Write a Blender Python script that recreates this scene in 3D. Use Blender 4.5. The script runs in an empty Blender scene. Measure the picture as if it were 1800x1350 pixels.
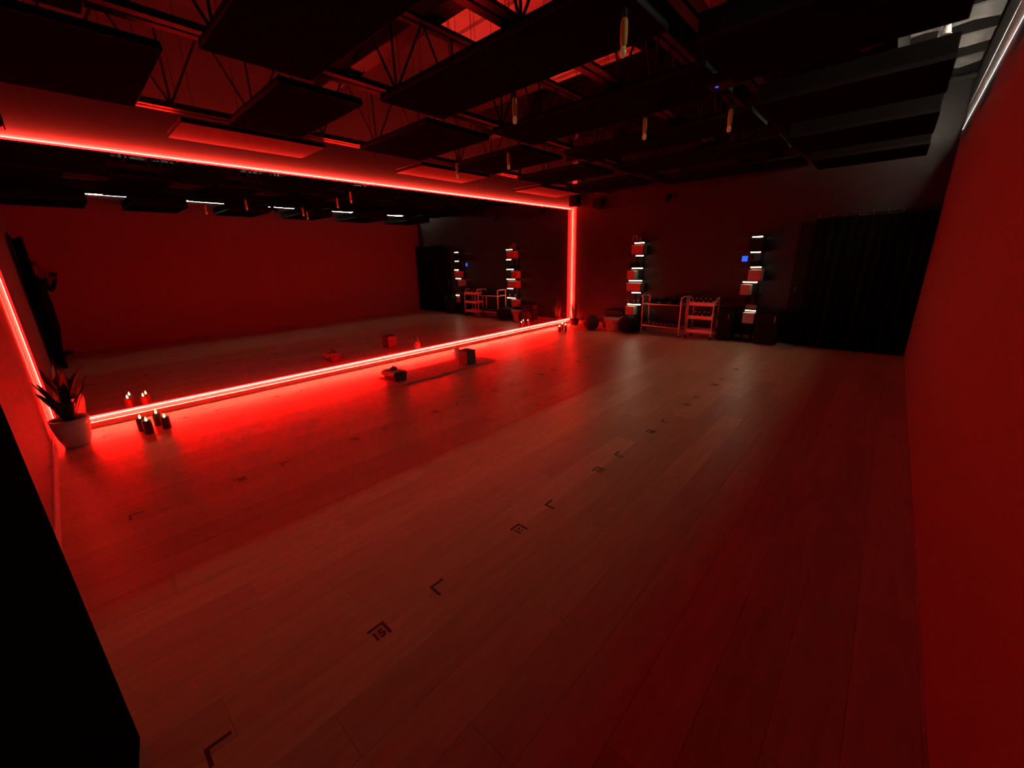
import bpy, bmesh, math, random
from mathutils import Vector, Matrix
random.seed(7)
R = math.radians
sc = bpy.context.scene
C = sc.collection

# ------------------------------------------------------------------ camera
cam_d = bpy.data.cameras.new('camera'); cam = bpy.data.objects.new('camera', cam_d); C.objects.link(cam)
cam_d.sensor_fit = 'HORIZONTAL'; cam_d.sensor_width = 36.0
cam_d.lens = 36.0 * 709.8 / 1800.0
cam_d.clip_start = 0.01; cam_d.clip_end = 60
CR = Vector((0.74082161, 0.67120729, -0.02577057))      # image right in the room
CD = Vector((0.17723747, -0.23233811, -0.95635029))     # image down
CF = Vector((-0.64789677, 0.70391746, -0.29108417))     # viewing direction
CAM = Vector((5.739, 0.338, 1.518))
m = Matrix((CR, -CD, -CF)).transposed().to_4x4(); m.translation = CAM
cam.matrix_world = m
sc.camera = cam

# ------------------------------------------------------------------ world, exposure
w = bpy.data.worlds.new('world'); sc.world = w; w.use_nodes = True
w.node_tree.nodes['Background'].inputs[0].default_value = (0.0, 0.0, 0.0, 1)
w.node_tree.nodes['Background'].inputs[1].default_value = 0.0
sc.view_settings.view_transform = 'Standard'
sc.view_settings.look = 'None'
sc.view_settings.gamma = 1.0
sc.view_settings.exposure = 0.0
sc.view_settings.use_curve_mapping = False
try:
    sc.cycles.caustics_reflective = False
    sc.cycles.caustics_refractive = False
    sc.cycles.sample_clamp_indirect = 6.0
except Exception:
    pass

# light strengths (the room has no other light than these lamps)
RED = (1.0, 0.036, 0.022)            # LED tape, facing away from the mirror edge
RED_LENS = (1.0, 0.0009, 0.0007)     # deep red diffuser lens seen from the room
LENS_TOP, LENS_BOTTOM, LENS_NEAR, LENS_FAR = 145.0, 380.0, 36.0, 120.0
TAPE_TOP, TAPE_BOTTOM, TAPE_NEAR, TAPE_FAR = 480.0, 1150.0, 260.0, 230.0
WHITE_STRIP = 760.0
WARM_BAR = 15.0

# room size, metres: mirror wall x = 0, doorway wall y = 0
XR, YF, ZC = 6.093, 8.80, 4.90
MZ0, MZ1 = 0.128, 2.612

# ------------------------------------------------------------------ materials
MATS = {}
def mat(name, col, rough=0.6, metal=0.0, spec=0.5, emit=None, estr=0.0, bump=0.0, bscale=80.0, vary=0.0, vscale=4.0,
        coat=0.0, trans=0.0, ior=1.45):
    if name in MATS: return MATS[name]
    mt = bpy.data.materials.new(name); mt.use_nodes = True
    nt = mt.node_tree; b = nt.nodes['Principled BSDF']
    b.inputs['Base Color'].default_value = (*col, 1)
    b.inputs['Roughness'].default_value = rough
    b.inputs['Metallic'].default_value = metal
    b.inputs['Specular IOR Level'].default_value = spec
    b.inputs['Coat Weight'].default_value = coat
    b.inputs['Transmission Weight'].default_value = trans
    b.inputs['IOR'].default_value = ior
    if emit:
        b.inputs['Emission Color'].default_value = (*emit, 1)
        b.inputs['Emission Strength'].default_value = estr
    tc = nt.nodes.new('ShaderNodeTexCoord')
    if vary > 0:
        n = nt.nodes.new('ShaderNodeTexNoise'); n.inputs['Scale'].default_value = vscale; n.inputs['Detail'].default_value = 4
        nt.links.new(tc.outputs['Object'], n.inputs['Vector'])
        mx = nt.nodes.new('ShaderNodeMix'); mx.data_type = 'RGBA'
        mx.inputs[6].default_value = (*[c * (1 - vary) for c in col], 1)
        mx.inputs[7].default_value = (*[min(1, c * (1 + vary)) for c in col], 1)
        nt.links.new(n.outputs['Fac'], mx.inputs[0]); nt.links.new(mx.outputs[2], b.inputs['Base Color'])
    if bump > 0:
        n2 = nt.nodes.new('ShaderNodeTexNoise'); n2.inputs['Scale'].default_value = bscale; n2.inputs['Detail'].default_value = 3
        nt.links.new(tc.outputs['Object'], n2.inputs['Vector'])
        bp = nt.nodes.new('ShaderNodeBump'); bp.inputs['Strength'].default_value = bump; bp.inputs['Distance'].default_value = 0.01
        nt.links.new(n2.outputs['Fac'], bp.inputs['Height']); nt.links.new(bp.outputs['Normal'], b.inputs['Normal'])
    MATS[name] = mt
    return mt

def emission_mat(name, col, strength, chips=None):
    if name in MATS: return MATS[name]
    mt = bpy.data.materials.new(name); mt.use_nodes = True
    nt = mt.node_tree; nt.nodes.clear()
    out = nt.nodes.new('ShaderNodeOutputMaterial'); e = nt.nodes.new('ShaderNodeEmission')
    e.inputs[0].default_value = (*col, 1); e.inputs[1].default_value = strength
    if chips:      # separate LED chips along the tape
        tc = nt.nodes.new('ShaderNodeTexCoord'); sp = nt.nodes.new('ShaderNodeSeparateXYZ')
        nt.links.new(tc.outputs['Object'], sp.inputs[0])
        d = nt.nodes.new('ShaderNodeMath'); d.operation = 'DIVIDE'; d.inputs[1].default_value = chips
        nt.links.new(sp.outputs[1], d.inputs[0])
        f = nt.nodes.new('ShaderNodeMath'); f.operation = 'FRACT'; nt.links.new(d.outputs[0], f.inputs[0])
        g = nt.nodes.new('ShaderNodeMath'); g.operation = 'LESS_THAN'; g.inputs[1].default_value = 0.45
        nt.links.new(f.outputs[0], g.inputs[0])
        mu = nt.nodes.new('ShaderNodeMath'); mu.operation = 'MULTIPLY_ADD'
        mu.inputs[1].default_value = strength * 0.92; mu.inputs[2].default_value = strength * 0.08
        # the emission is faded towards the doorway to hold back white on that floor
        vd = nt.nodes.new('ShaderNodeMapRange'); vd.inputs['From Min'].default_value = 0.8; vd.inputs['From Max'].default_value = 5.2
        vd.inputs['To Min'].default_value = 0.02; vd.inputs['To Max'].default_value = 1.0; vd.clamp = True
        nt.links.new(sp.outputs[1], vd.inputs['Value'])
        m2 = nt.nodes.new('ShaderNodeMath'); m2.operation = 'MULTIPLY'
        nt.links.new(g.outputs[0], mu.inputs[0]); nt.links.new(mu.outputs[0], m2.inputs[0]); nt.links.new(vd.outputs[0], m2.inputs[1]); nt.links.new(m2.outputs[0], e.inputs[1])
    nt.links.new(e.outputs[0], out.inputs[0])
    MATS[name] = mt
    return mt

def wood_floor_mat():
    mt = bpy.data.materials.new('oak_plank'); mt.use_nodes = True
    nt = mt.node_tree; b = nt.nodes['Principled BSDF']; L = nt.links.new
    tc = nt.nodes.new('ShaderNodeTexCoord'); oi = nt.nodes.new('ShaderNodeObjectInfo')
    mp = nt.nodes.new('ShaderNodeMapping'); mp.inputs['Scale'].default_value = (14, 1.2, 1)
    ad = nt.nodes.new('ShaderNodeVectorMath'); ad.operation = 'ADD'
    cx = nt.nodes.new('ShaderNodeVectorMath'); cx.operation = 'SCALE'; cx.inputs['Scale'].default_value = 3.0
    L(oi.outputs['Location'], cx.inputs[0]); L(tc.outputs['Object'], ad.inputs[0]); L(cx.outputs[0], ad.inputs[1])
    L(ad.outputs[0], mp.inputs[0])
    n = nt.nodes.new('ShaderNodeTexNoise'); n.inputs['Scale'].default_value = 2.2; n.inputs['Detail'].default_value = 6; n.inputs['Distortion'].default_value = 0.6
    L(mp.outputs[0], n.inputs['Vector'])
    r1 = nt.nodes.new('ShaderNodeValToRGB')
    r1.color_ramp.elements[0].position = 0.3; r1.color_ramp.elements[0].color = (0.36, 0.235, 0.14, 1)
    r1.color_ramp.elements[1].position = 0.75; r1.color_ramp.elements[1].color = (0.46, 0.31, 0.19, 1)
    L(n.outputs['Fac'], r1.inputs[0])
    mr = nt.nodes.new('ShaderNodeMapRange'); mr.inputs['To Min'].default_value = 0.82; mr.inputs['To Max'].default_value = 1.10
    L(oi.outputs['Random'], mr.inputs['Value'])
    sc_ = nt.nodes.new('ShaderNodeVectorMath'); sc_.operation = 'SCALE'
    L(r1.outputs[0], sc_.inputs[0]); L(mr.outputs[0], sc_.inputs['Scale'])
    L(sc_.outputs[0], b.inputs['Base Color'])
    b.inputs['Roughness'].default_value = 0.38; b.inputs['Specular IOR Level'].default_value = 0.45
    bp = nt.nodes.new('ShaderNodeBump'); bp.inputs['Strength'].default_value = 0.08; bp.inputs['Distance'].default_value = 0.004
    L(n.outputs['Fac'], bp.inputs['Height']); L(bp.outputs[0], b.inputs['Normal'])
    return mt

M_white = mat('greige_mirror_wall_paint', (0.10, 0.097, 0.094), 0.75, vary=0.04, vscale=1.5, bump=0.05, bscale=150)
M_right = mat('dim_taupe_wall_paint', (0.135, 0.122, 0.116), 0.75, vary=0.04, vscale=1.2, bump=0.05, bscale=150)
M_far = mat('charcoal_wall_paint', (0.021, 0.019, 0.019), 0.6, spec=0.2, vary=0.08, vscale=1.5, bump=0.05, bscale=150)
M_trim = mat('white_trim_paint', (0.55, 0.53, 0.51), 0.45, vary=0.03)
M_black = mat('matte_black', (0.005, 0.005, 0.005), 0.75, spec=0.12, vary=0.2, vscale=8)
M_panel = mat('black_felt_panel', (0.005, 0.0047, 0.0047), 0.95, spec=0.0, bump=0.3, bscale=300, vary=0.2, vscale=20)
M_deck = mat('pale_roof_deck', (0.40, 0.39, 0.38), 0.85, vary=0.15, vscale=3)
M_steel = mat('dark_painted_steel', (0.07, 0.066, 0.066), 0.5, spec=0.3, vary=0.15, vscale=9)
M_steeld = mat('black_painted_steel', (0.012, 0.011, 0.011), 0.55, spec=0.2, vary=0.15, vscale=9)
M_grey = mat('grey_galvanised_steel', (0.42, 0.42, 0.43), 0.45, metal=0.3, vary=0.1, vscale=12)
M_fabric = mat('black_curtain_cloth', (0.004, 0.004, 0.004), 0.95, spec=0.03, bump=0.2, bscale=400)
M_cartw = mat('white_powder_coated_metal', (0.72, 0.70, 0.68), 0.4, vary=0.03)
M_pot = mat('white_glazed_ceramic', (0.55, 0.53, 0.50), 0.35, vary=0.04)
M_leaf = mat('dark_green_leaf', (0.010, 0.018, 0.008), 0.55, spec=0.25, vary=0.35, vscale=14)
M_soil = mat('dark_soil', (0.03, 0.02, 0.015), 0.95, bump=0.8, bscale=90, vary=0.3, vscale=60)
M_box = mat('cream_box_card', (0.32, 0.29, 0.26), 0.7, vary=0.06, vscale=10)
M_wick = mat('pale_wicker', (0.50, 0.38, 0.25), 0.75, vary=0.25, vscale=40)
M_dwick = mat('dark_woven_fibre', (0.022, 0.016, 0.013), 0.85, vary=0.3, vscale=30)
M_mirror = mat('silvered_mirror_glass', (0.80, 0.80, 0.80), 0.0, metal=1.0)
M_led = [emission_mat('red_lens_top', RED_LENS, LENS_TOP), emission_mat('red_tape_top', RED, TAPE_TOP)]
M_ledb = [emission_mat('red_lens_bottom', RED_LENS, LENS_BOTTOM), emission_mat('red_tape_bottom', RED, TAPE_BOTTOM)]
M_ledn = [emission_mat('red_lens_near', RED_LENS, LENS_NEAR), emission_mat('red_tape_near', RED, TAPE_NEAR)]
M_leds = [emission_mat('red_lens_far', RED_LENS, LENS_FAR), emission_mat('red_tape_far', RED, TAPE_FAR)]
M_wled = emission_mat('white_led_tape', (1.0, 0.84, 0.64), WHITE_STRIP, chips=0.085)
M_warm = emission_mat('warm_shelf_light', (1.0, 0.80, 0.50), WARM_BAR)
M_floor = wood_floor_mat()

# ------------------------------------------------------------------ mesh helpers
def bm_new(): return bmesh.new()
def box(bm, x0, x1, y0, y1, z0, z1):
    vs = [bm.verts.new((x, y, z)) for z in (z0, z1) for y in (y0, y1) for x in (x0, x1)]
    for f in ((0, 2, 3, 1), (4, 5, 7, 6), (0, 1, 5, 4), (2, 6, 7, 3), (0, 4, 6, 2), (1, 3, 7, 5)):
        bm.faces.new([vs[i] for i in f])
def tube(bm, pts, r, n=8, closed=False, cap=True):
    pts = [Vector(p) for p in pts]; rings = []
    N = len(pts)
    rr = r if isinstance(r, (list, tuple)) else [r] * N
    for i, p in enumerate(pts):
        a = pts[i - 1] if (i > 0 or closed) else p
        c = pts[(i + 1) % N] if (i < N - 1 or closed) else p
        t = (c - a).normalized()
        u = t.cross(Vector((0, 0, 1)))
        if u.length < 1e-3: u = t.cross(Vector((1, 0, 0)))
        u.normalize(); v = t.cross(u).normalized()
        rings.append([bm.verts.new(p + (u * math.cos(2 * math.pi * k / n) + v * math.sin(2 * math.pi * k / n)) * rr[i]) for k in range(n)])
    for i in range(N if closed else N - 1):
        A, B = rings[i], rings[(i + 1) % N]
        for k in range(n):
            bm.faces.new((A[k], A[(k + 1) % n], B[(k + 1) % n], B[k]))
    if cap and not closed:
        bm.faces.new(list(reversed(rings[0]))); bm.faces.new(rings[-1])
def lathe(bm, prof, n=24, c=(0, 0, 0), cap_bottom=True, cap_top=False, sq=1.0):
    rings = []
    for (r, z) in prof:
        rings.append([bm.verts.new((c[0] + r * math.cos(2 * math.pi * k / n), c[1] + r * sq * math.sin(2 * math.pi * k / n), c[2] + z)) for k in range(n)])
    for A, B in zip(rings, rings[1:]):
        for k in range(n):
            bm.faces.new((A[k], A[(k + 1) % n], B[(k + 1) % n], B[k]))
    if cap_bottom: bm.faces.new(list(reversed(rings[0])))
    if cap_top: bm.faces.new(rings[-1])
def obj(name, bm, material, parent=None, smooth=False, bevel=0.0, loc=None):
    bmesh.ops.recalc_face_normals(bm, faces=bm.faces)
    me = bpy.data.meshes.new(name); bm.to_mesh(me); bm.free()
    me.materials.append(material)
    if smooth:
        for p in me.polygons: p.use_smooth = True
    o = bpy.data.objects.new(name, me); C.objects.link(o)
    if parent: o.parent = parent
    if loc: o.location = loc
    if bevel > 0:
        b = o.modifiers.new('bevel', 'BEVEL'); b.width = bevel; b.segments = 2; b.limit_method = 'ANGLE'
    return o
def boxobj(name, r, material, parent=None, bevel=0.0):
    bm = bm_new(); box(bm, *r); return obj(name, bm, material, parent, bevel=bevel)
def tag(o, label, cat, group=None):
    o['label'] = label; o['category'] = cat
    if group: o['group'] = group
    return o
def struct(o, label=None):
    o['kind'] = 'structure'
    if label: o['label'] = label
    return o
def thing(name, label, cat, loc=(0, 0, 0), rz=0.0, group=None):
    o = bpy.data.objects.new(name, None); C.objects.link(o); o.location = loc; o.rotation_euler = (0, 0, rz)
    o.empty_display_size = 0.1
    return tag(o, label, cat, group)
def dup(root, loc, label, rz=None):
    r = root.copy(); C.objects.link(r); r.location = loc
    if rz is not None: r.rotation_euler = (0, 0, rz)
    r['label'] = label
    for ch in list(root.children):
        c = ch.copy(); C.objects.link(c); c.parent = r
        for g in ch.children:
            d = g.copy(); C.objects.link(d); d.parent = c
    return r
ORD = ['nearest', 'second', 'third', 'fourth', 'fifth', 'sixth', 'seventh', 'eighth']

# ------------------------------------------------------------------ structure: floor and its planks
fl = bpy.data.objects.new('floor', None)
bm = bm_new(); box(bm, -0.15, XR + 0.15, -2.2, YF + 0.15, -0.12, -0.0125)
fl = obj('floor', bm, mat('dark_subfloor', (0.05, 0.035, 0.025), 0.9, vary=0.1)); struct(fl, 'warm oak plank floor of the studio')
PW, PL = 0.190, 1.50
plank_cache = {}
def plank_mesh(wd, ln):
    key = (round(wd, 4), round(ln, 4))
    if key not in plank_cache:
        b = bm_new(); g = 0.0004; c = 0.0008
        x0, x1, y0, y1 = -wd / 2 + g, wd / 2 - g, -ln / 2 + g, ln / 2 - g
        lo = [b.verts.new(v) for v in ((x0, y0, -0.012), (x1, y0, -0.012), (x1, y1, -0.012), (x0, y1, -0.012))]
        mi = [b.verts.new(v) for v in ((x0, y0, -c), (x1, y0, -c), (x1, y1, -c), (x0, y1, -c))]
        hi = [b.verts.new(v) for v in ((x0 + c, y0 + c, 0), (x1 - c, y0 + c, 0), (x1 - c, y1 - c, 0), (x0 + c, y1 - c, 0))]
        b.faces.new(hi)
        for A, B in ((lo, mi), (mi, hi)):
            for k in range(4): b.faces.new((A[k], A[(k + 1) % 4], B[(k + 1) % 4], B[k]))
        bmesh.ops.recalc_face_normals(b, faces=b.faces)
        me = bpy.data.meshes.new('plank'); b.to_mesh(me); b.free(); me.materials.append(M_floor)
        plank_cache[key] = me
    return plank_cache[key]
x = 0.0; col = 0
while x < XR - 0.01:
    wd = min(PW, XR - x)
    off = (0.0, 0.55, 1.1, 0.3, 0.85)[col % 5]
    y = -off
    while y < YF - 0.01:
        y0, y1 = max(y, 0.0), min(y + PL, YF)
        if y1 - y0 > 0.02:
            o = bpy.data.objects.new('plank', plank_mesh(wd, y1 - y0)); C.objects.link(o)
            o.parent = fl; o.location = (x + wd / 2, (y0 + y1) / 2, 0)
        y += PL
    x += PW; col += 1

# walls
struct(boxobj('wall_left', (-0.17, -0.02, -0.15, YF + 0.15, -0.0125, 3.06), M_white), 'grey-brown wall carrying the big mirror')
struct(boxobj('wall_left_upper', (-0.17, -0.02, -0.15, YF + 0.15, 3.06, ZC), mat('lightened_upper_wall', (0.30, 0.29, 0.28), 0.85, vary=0.06, vscale=3, bump=0.3, bscale=60)), 'wall high above the mirror, lightened to stand in for red light on it')  # upper wall colour lightened so red-lit patches show between the panels
struct(boxobj('trim_4', (0.0, 0.118, YF - 0.004, YF, 0, ZC), M_trim), 'pale corner board between mirror and far wall')
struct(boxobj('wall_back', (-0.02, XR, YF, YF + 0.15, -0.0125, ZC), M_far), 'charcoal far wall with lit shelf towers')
struct(boxobj('wall_right', (XR, XR + 0.15, -2.2, YF + 0.15, -0.0125, ZC), M_right), 'plain pale wall opposite the mirror')
DX0, DX1, DZ = 5.02, 5.96, 2.10      # doorway in the near wall
bm = bm_new()
box(bm, -0.02, DX0, -0.15, 0, -0.0125, ZC); box(bm, DX1, XR, -0.15, 0, -0.0125, ZC); box(bm, DX0, DX1, -0.15, 0, DZ, ZC)
struct(obj('wall_front', bm, mat('greige_wall_paint', (0.17, 0.165, 0.16), 0.75, vary=0.04, vscale=1.5, bump=0.05, bscale=150)), 'pale near wall with the doorway')
# dark vestibule behind the doorway
bm = bm_new()
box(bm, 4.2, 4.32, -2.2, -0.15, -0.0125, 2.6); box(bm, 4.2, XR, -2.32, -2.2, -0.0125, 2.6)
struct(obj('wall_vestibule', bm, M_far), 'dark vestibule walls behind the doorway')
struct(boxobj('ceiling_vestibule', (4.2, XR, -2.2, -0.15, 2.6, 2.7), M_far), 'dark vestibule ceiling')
# door frame
bm = bm_new()
box(bm, DX0 - 0.07, DX0, 0, 0.02, 0, DZ + 0.07); box(bm, DX1, DX1 + 0.07, 0, 0.02, 0, DZ + 0.07); box(bm, DX0, DX1, 0, 0.02, DZ, DZ + 0.07)
struct(obj('trim_1', bm, M_black), 'black casing around the doorway')
# ceiling deck
deck = boxobj('ceiling', (-0.17, XR + 0.15, -0.15, YF + 0.15, ZC, ZC + 0.1), M_deck); struct(deck, 'open corrugated roof deck above the joists')
for i in range(22):
    boxobj('deck_rib', (0, XR, 0.2 + i * 0.4, 0.32 + i * 0.4, ZC - 0.05, ZC), M_deck, deck)
# deep beams across the room carrying the joists
for i, yb in enumerate((0.25, 3.1, 5.95, 8.55)):
    t = thing('steel_beam', ORD[i] + ' black steel beam from the camera spanning above the joists', 'beam', (0, yb, 3.55), group='beams under the roof deck')
    boxobj('bottom_flange', (0.0, XR - 0.0, -0.09, 0.09, 0.0, 0.02), M_steeld, t)
    boxobj('beam_web', (0.0, XR - 0.0, -0.008, 0.008, 0.02, 0.38), M_steeld, t)
    boxobj('top_flange', (0.0, XR - 0.0, -0.09, 0.09, 0.38, 0.40), M_steeld, t)
# added beam that keeps the white strip's light off the ceiling and upper wall
t = thing('light_blocking_beam', 'added black beam along the room, blocking the white strip from the ceiling', 'beam', (5.45, 0, 2.92))
boxobj('beam_web', (-0.008, 0.008, 0.0, YF, 0.012, 0.66), M_black, t)
boxobj('bottom_flange', (-0.035, 0.035, 0.0, YF, 0.0, 0.012), M_black, t)
# baseboards
bm = bm_new(); box(bm, -0.02, 0.016, 0.0, YF, 0, 0.062)
struct(obj('baseboard_left', bm, M_trim, bevel=0.004), 'pale baseboard below the mirror')
bm = bm_new(); box(bm, 0.05, 4.45, YF - 0.016, YF, 0, 0.09)
struct(obj('baseboard_back', bm, mat('grey_trim_paint', (0.25, 0.24, 0.23), 0.45), bevel=0.004), 'baseboard on the far wall')
bm = bm_new(); box(bm, 0.05, DX0 - 0.07, 0, 0.016, 0, 0.09)
struct(obj('baseboard_front', bm, M_trim, bevel=0.004), 'pale baseboard on the near wall')

# right wall cornice: ledger channel and black battened bays above the white strip
bm = bm_new(); box(bm, XR - 0.004, XR, 0.0, YF, 3.25, 3.58)
struct(obj('trim_2', bm, mat('grey_ledger_paint', (0.30, 0.29, 0.30), 0.6, vary=0.1), bevel=0.001), 'grey ledger board above the white light strip')
soff = boxobj('trim_3', (5.02, XR - 0.0, 0.0, YF, 3.72, 3.76), M_steeld); struct(soff, 'dark soffit boards above the right wall ledger')
for i in range(13):
    y0 = 0.12 + i * 0.70
    boxobj('batten', (5.02, XR - 0.015, y0, y0 + 0.05, 3.60, 3.72), M_steeld, soff)
    if i < 12:
        b = bm_new(); n = 6
        for q in range(n):
            for yy in (0, 1): pass
        rows = []
        for q in range(n + 1):
            xx = 5.04 + (XR - 0.02 - 5.04) * q / n
            rows.append([b.verts.new((xx, y0 + 0.055 + 0.64 * k / 4, 3.705 - 0.07 * math.sin(math.pi * k / 4) - 0.015 * math.sin(3.1 * q + i))) for k in range(5)])
        for A, B in zip(rows, rows[1:]):
            for k in range(4): b.faces.new((A[k], A[k + 1], B[k + 1], B[k]))
        o = obj('bay_sheet', b, mat('grey_insulation_facing', (0.06, 0.058, 0.06), 0.8, vary=0.2, vscale=5, bump=0.3, bscale=20), soff, smooth=True)
        s = o.modifiers.new('solid', 'SOLIDIFY'); s.thickness = 0.01

# ------------------------------------------------------------------ mirror and its red light strips
tag(boxobj('wall_mirror', (-0.018, 0.0, 0.052, YF - 0.056, MZ0, MZ1), M_mirror), 'huge frameless wall mirror outlined by red light strips', 'mirror')
SW = 0.016
def red_strip(lens, tape, mats, label):
    t = thing('light_strip', label, 'light strip', ((lens[0] + lens[1]) / 2, (lens[2] + lens[3]) / 2, (lens[4] + lens[5]) / 2), group='red strips around the mirror')
    q = [t.location.x, t.location.x, t.location.y, t.location.y, t.location.z, t.location.z]
    boxobj('diffuser_lens', [a - b for a, b in zip(lens, q)], mats[0], t)
    boxobj('led_tape', [a - b for a, b in zip(tape, q)], mats[1], t)
TX = (-0.0175, -0.0035)
red_strip((-0.019, -0.002, 0.035, YF - 0.039, MZ1 + 0.002, MZ1 + 0.002 + SW), (*TX, 0.03, YF - 0.03, MZ1 + SW + 0.0030, MZ1 + SW + 0.0034), M_led, 'red glowing light strip along the top of the mirror')
red_strip((-0.019, -0.002, 0.035, YF - 0.039, MZ0 - 0.002 - SW, MZ0 - 0.002), (-0.0095, -0.0025, 0.035, YF - 0.039, MZ0 - SW - 0.0034, MZ0 - SW - 0.0030), M_ledb, 'red glowing light strip along the bottom of the mirror')
red_strip((-0.019, -0.002, YF - 0.055, YF - 0.055 + SW, MZ0, MZ1), (*TX, YF - 0.0380, YF - 0.0376, MZ0, MZ1), M_leds, 'red glowing upright strip at the far end of the mirror')
red_strip((-0.019, -0.002, 0.051 - SW, 0.051, MZ0, MZ1), (*TX, 0.0336, 0.0340, MZ0, MZ1), M_ledn, 'red glowing upright strip beside the large potted plant')

# white strip on the right wall: an aluminium channel with LED tape
t = thing('light_strip', 'white LED light strip high along the plain wall under the ledger', 'light strip', (XR, 0, 2.975))
bm = bm_new(); box(bm, -0.004, 0.0, 0.05, 8.55, -0.012, 0.012); box(bm, -0.0127, -0.004, 0.05, 8.55, -0.0079, -0.0056); obj('channel', bm, M_grey, t)
bm = bm_new(); box(bm, -0.0126, -0.0092, 0.05, 8.55, -0.0100, -0.0080); obj('diffuser_lens', bm, emission_mat('white_lens_glow', (1.0, 0.98, 0.97), 2.2), t)
bm = bm_new(); box(bm, -0.010, -0.0045, 0.06, 8.54, -0.005, 0.005); obj('led_tape', bm, M_wled, t)

# ------------------------------------------------------------------ open-web joists along the room
def joist(xc, zb, depth, material, i):
    t = thing('open_web_joist', ORD[i] + ' open-web steel joist counted from the mirror wall', 'joist', (xc, 0, zb), group='steel joists under the roof')
    for nm, z in (('bottom_chord', 0.0), ('top_chord', depth - 0.06)):
        for s in (-1, 1):
            b = bm_new()
            xa, xb = sorted((s * 0.012, s * 0.07))
            box(b, xa, xb, 0.02, YF - 0.02, z, z + 0.008)
            xa, xb = sorted((s * 0.012, s * 0.020))
            box(b, xa, xb, 0.02, YF - 0.02, z + 0.008, z + 0.06)
            obj(nm, b, material, t)
    sp = 0.65; k = 0; y = 0.07
    while y < YF - 0.3:
        for (ya, yb_) in ((y, y), (y, y + sp / 2), (y, y - sp / 2)):
            if yb_ < 0.05 or yb_ > YF - 0.05: continue
            b = bm_new(); tube(b, [(0, ya, 0.04), (0, yb_, depth - 0.04)], 0.010, 6); obj('web_bar', b, material, t)
        y += sp
joist(0.90, 2.835, 0.715, M_steel, 0)
joist(2.35, 2.88, 0.67, M_steeld, 1)
joist(3.75, 2.90, 0.65, M_steel, 2)
joist(4.60, 2.90, 0.65, M_steeld, 3)

# black round duct, added to block red light from the roof deck beyond
t = thing('light_blocking_duct', 'added black round duct above the joists, blocking red light along the room', 'duct', (3.02, 0, 4.27))
for i in range(6):
    b = bm_new(); tube(b, [(0, 0.02 + i * 1.46, 0), (0, 0.02 + (i + 1) * 1.46 - 0.004, 0)], 0.275, 28, cap=False); obj('duct_section', b, M_steeld, t, smooth=True)
    b = bm_new(); tube(b, [(0, 0.02 + (i + 1) * 1.46 - 0.03, 0), (0, 0.02 + (i + 1) * 1.46 + 0.01, 0)], 0.285, 28, cap=False); obj('duct_collar', b, M_steeld, t, smooth=True)
for yy in (1.0, 3.4, 5.8, 8.2):
    b = bm_new(); tube(b, [(0, yy, 0.276), (0, yy, ZC - 4.27)], 0.006, 6); obj('duct_hanger', b, M_steeld, t)

# ------------------------------------------------------------------ hanging black panels
PZ0 = 2.78
M_panel_lit = mat('lightened_felt_panel', (0.11, 0.105, 0.10), 0.95, spec=0.03, bump=0.3, bscale=300, vary=0.1, vscale=20)  # same felt made lighter, so the strip's red glow shows on the undersides
def ceiling_panel(x0, x1, y0, y1, label, group):
    cx, cy = (x0 + x1) / 2, (y0 + y1) / 2; PZ, TH = (2.68, 0.145) if x0 > 4.6 else (PZ0, 0.05)
    t = thing('acoustic_panel', label, 'ceiling panel', (cx, cy, PZ), group=group)
    hx, hy = (x1 - x0) / 2, (y1 - y0) / 2
    boxobj('panel', (-hx, hx, -hy, hy, 0, TH), M_panel_lit if x0 < 0.5 else M_panel, t, bevel=0.006)
    b = bm_new()
    box(b, -hx, hx, -hy - 0.004, -hy, -0.001, 0.03); box(b, -hx, hx, hy, hy + 0.004, -0.001, 0.03)
    box(b, -hx - 0.004, -hx, -hy, hy, -0.001, 0.03); box(b, hx, hx + 0.004, -hy, hy, -0.001, 0.03)
    obj('edge_frame', b, M_black, t)
    for sx in (-1, 1):
        for sy in (-1, 1):
            b = bm_new(); tube(b, [(sx * hx * 0.8, sy * hy * 0.8, TH), (sx * hx * 0.8, sy * hy * 0.8, (3.71 if cx + sx * hx * 0.8 > 5.0 else ZC) - PZ)], 0.0025, 5)
            obj('hanging_wire', b, M_steel, t)
cols = [('beside the mirror wall', (0.17, 0.81), [(1.44, 2.72), (4.03, 5.30), (6.60, 7.90)]),
        ('second row from the mirror', (1.00, 2.26), [(0.1, 1.10), (1.75, 2.39), (3.04, 3.86), (4.39, 5.20), (5.75, 6.60), (7.1, 8.0)]),
        ('third row from the mirror', (2.44, 4.52), [(0.10, 0.75), (1.25, 1.9), (2.45, 3.09), (3.73, 4.39), (5.0, 5.64), (6.23, 6.95), (7.6, 8.3)]),
        ('row nearest the plain wall', (4.68, 5.80), [(0.05, 1.05), (1.60, 2.45), (3.12, 3.90), (4.52, 5.32), (5.92, 6.85), (7.42, 8.25)])]
for nm, (xa, xb), ys in cols:
    for i, (ya, yb) in enumerate(ys):
        ceiling_panel(xa, xb, ya, yb, f'{ORD[i]} black hanging ceiling panel from the doorway end, {nm}', 'black hanging ceiling panels')

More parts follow.
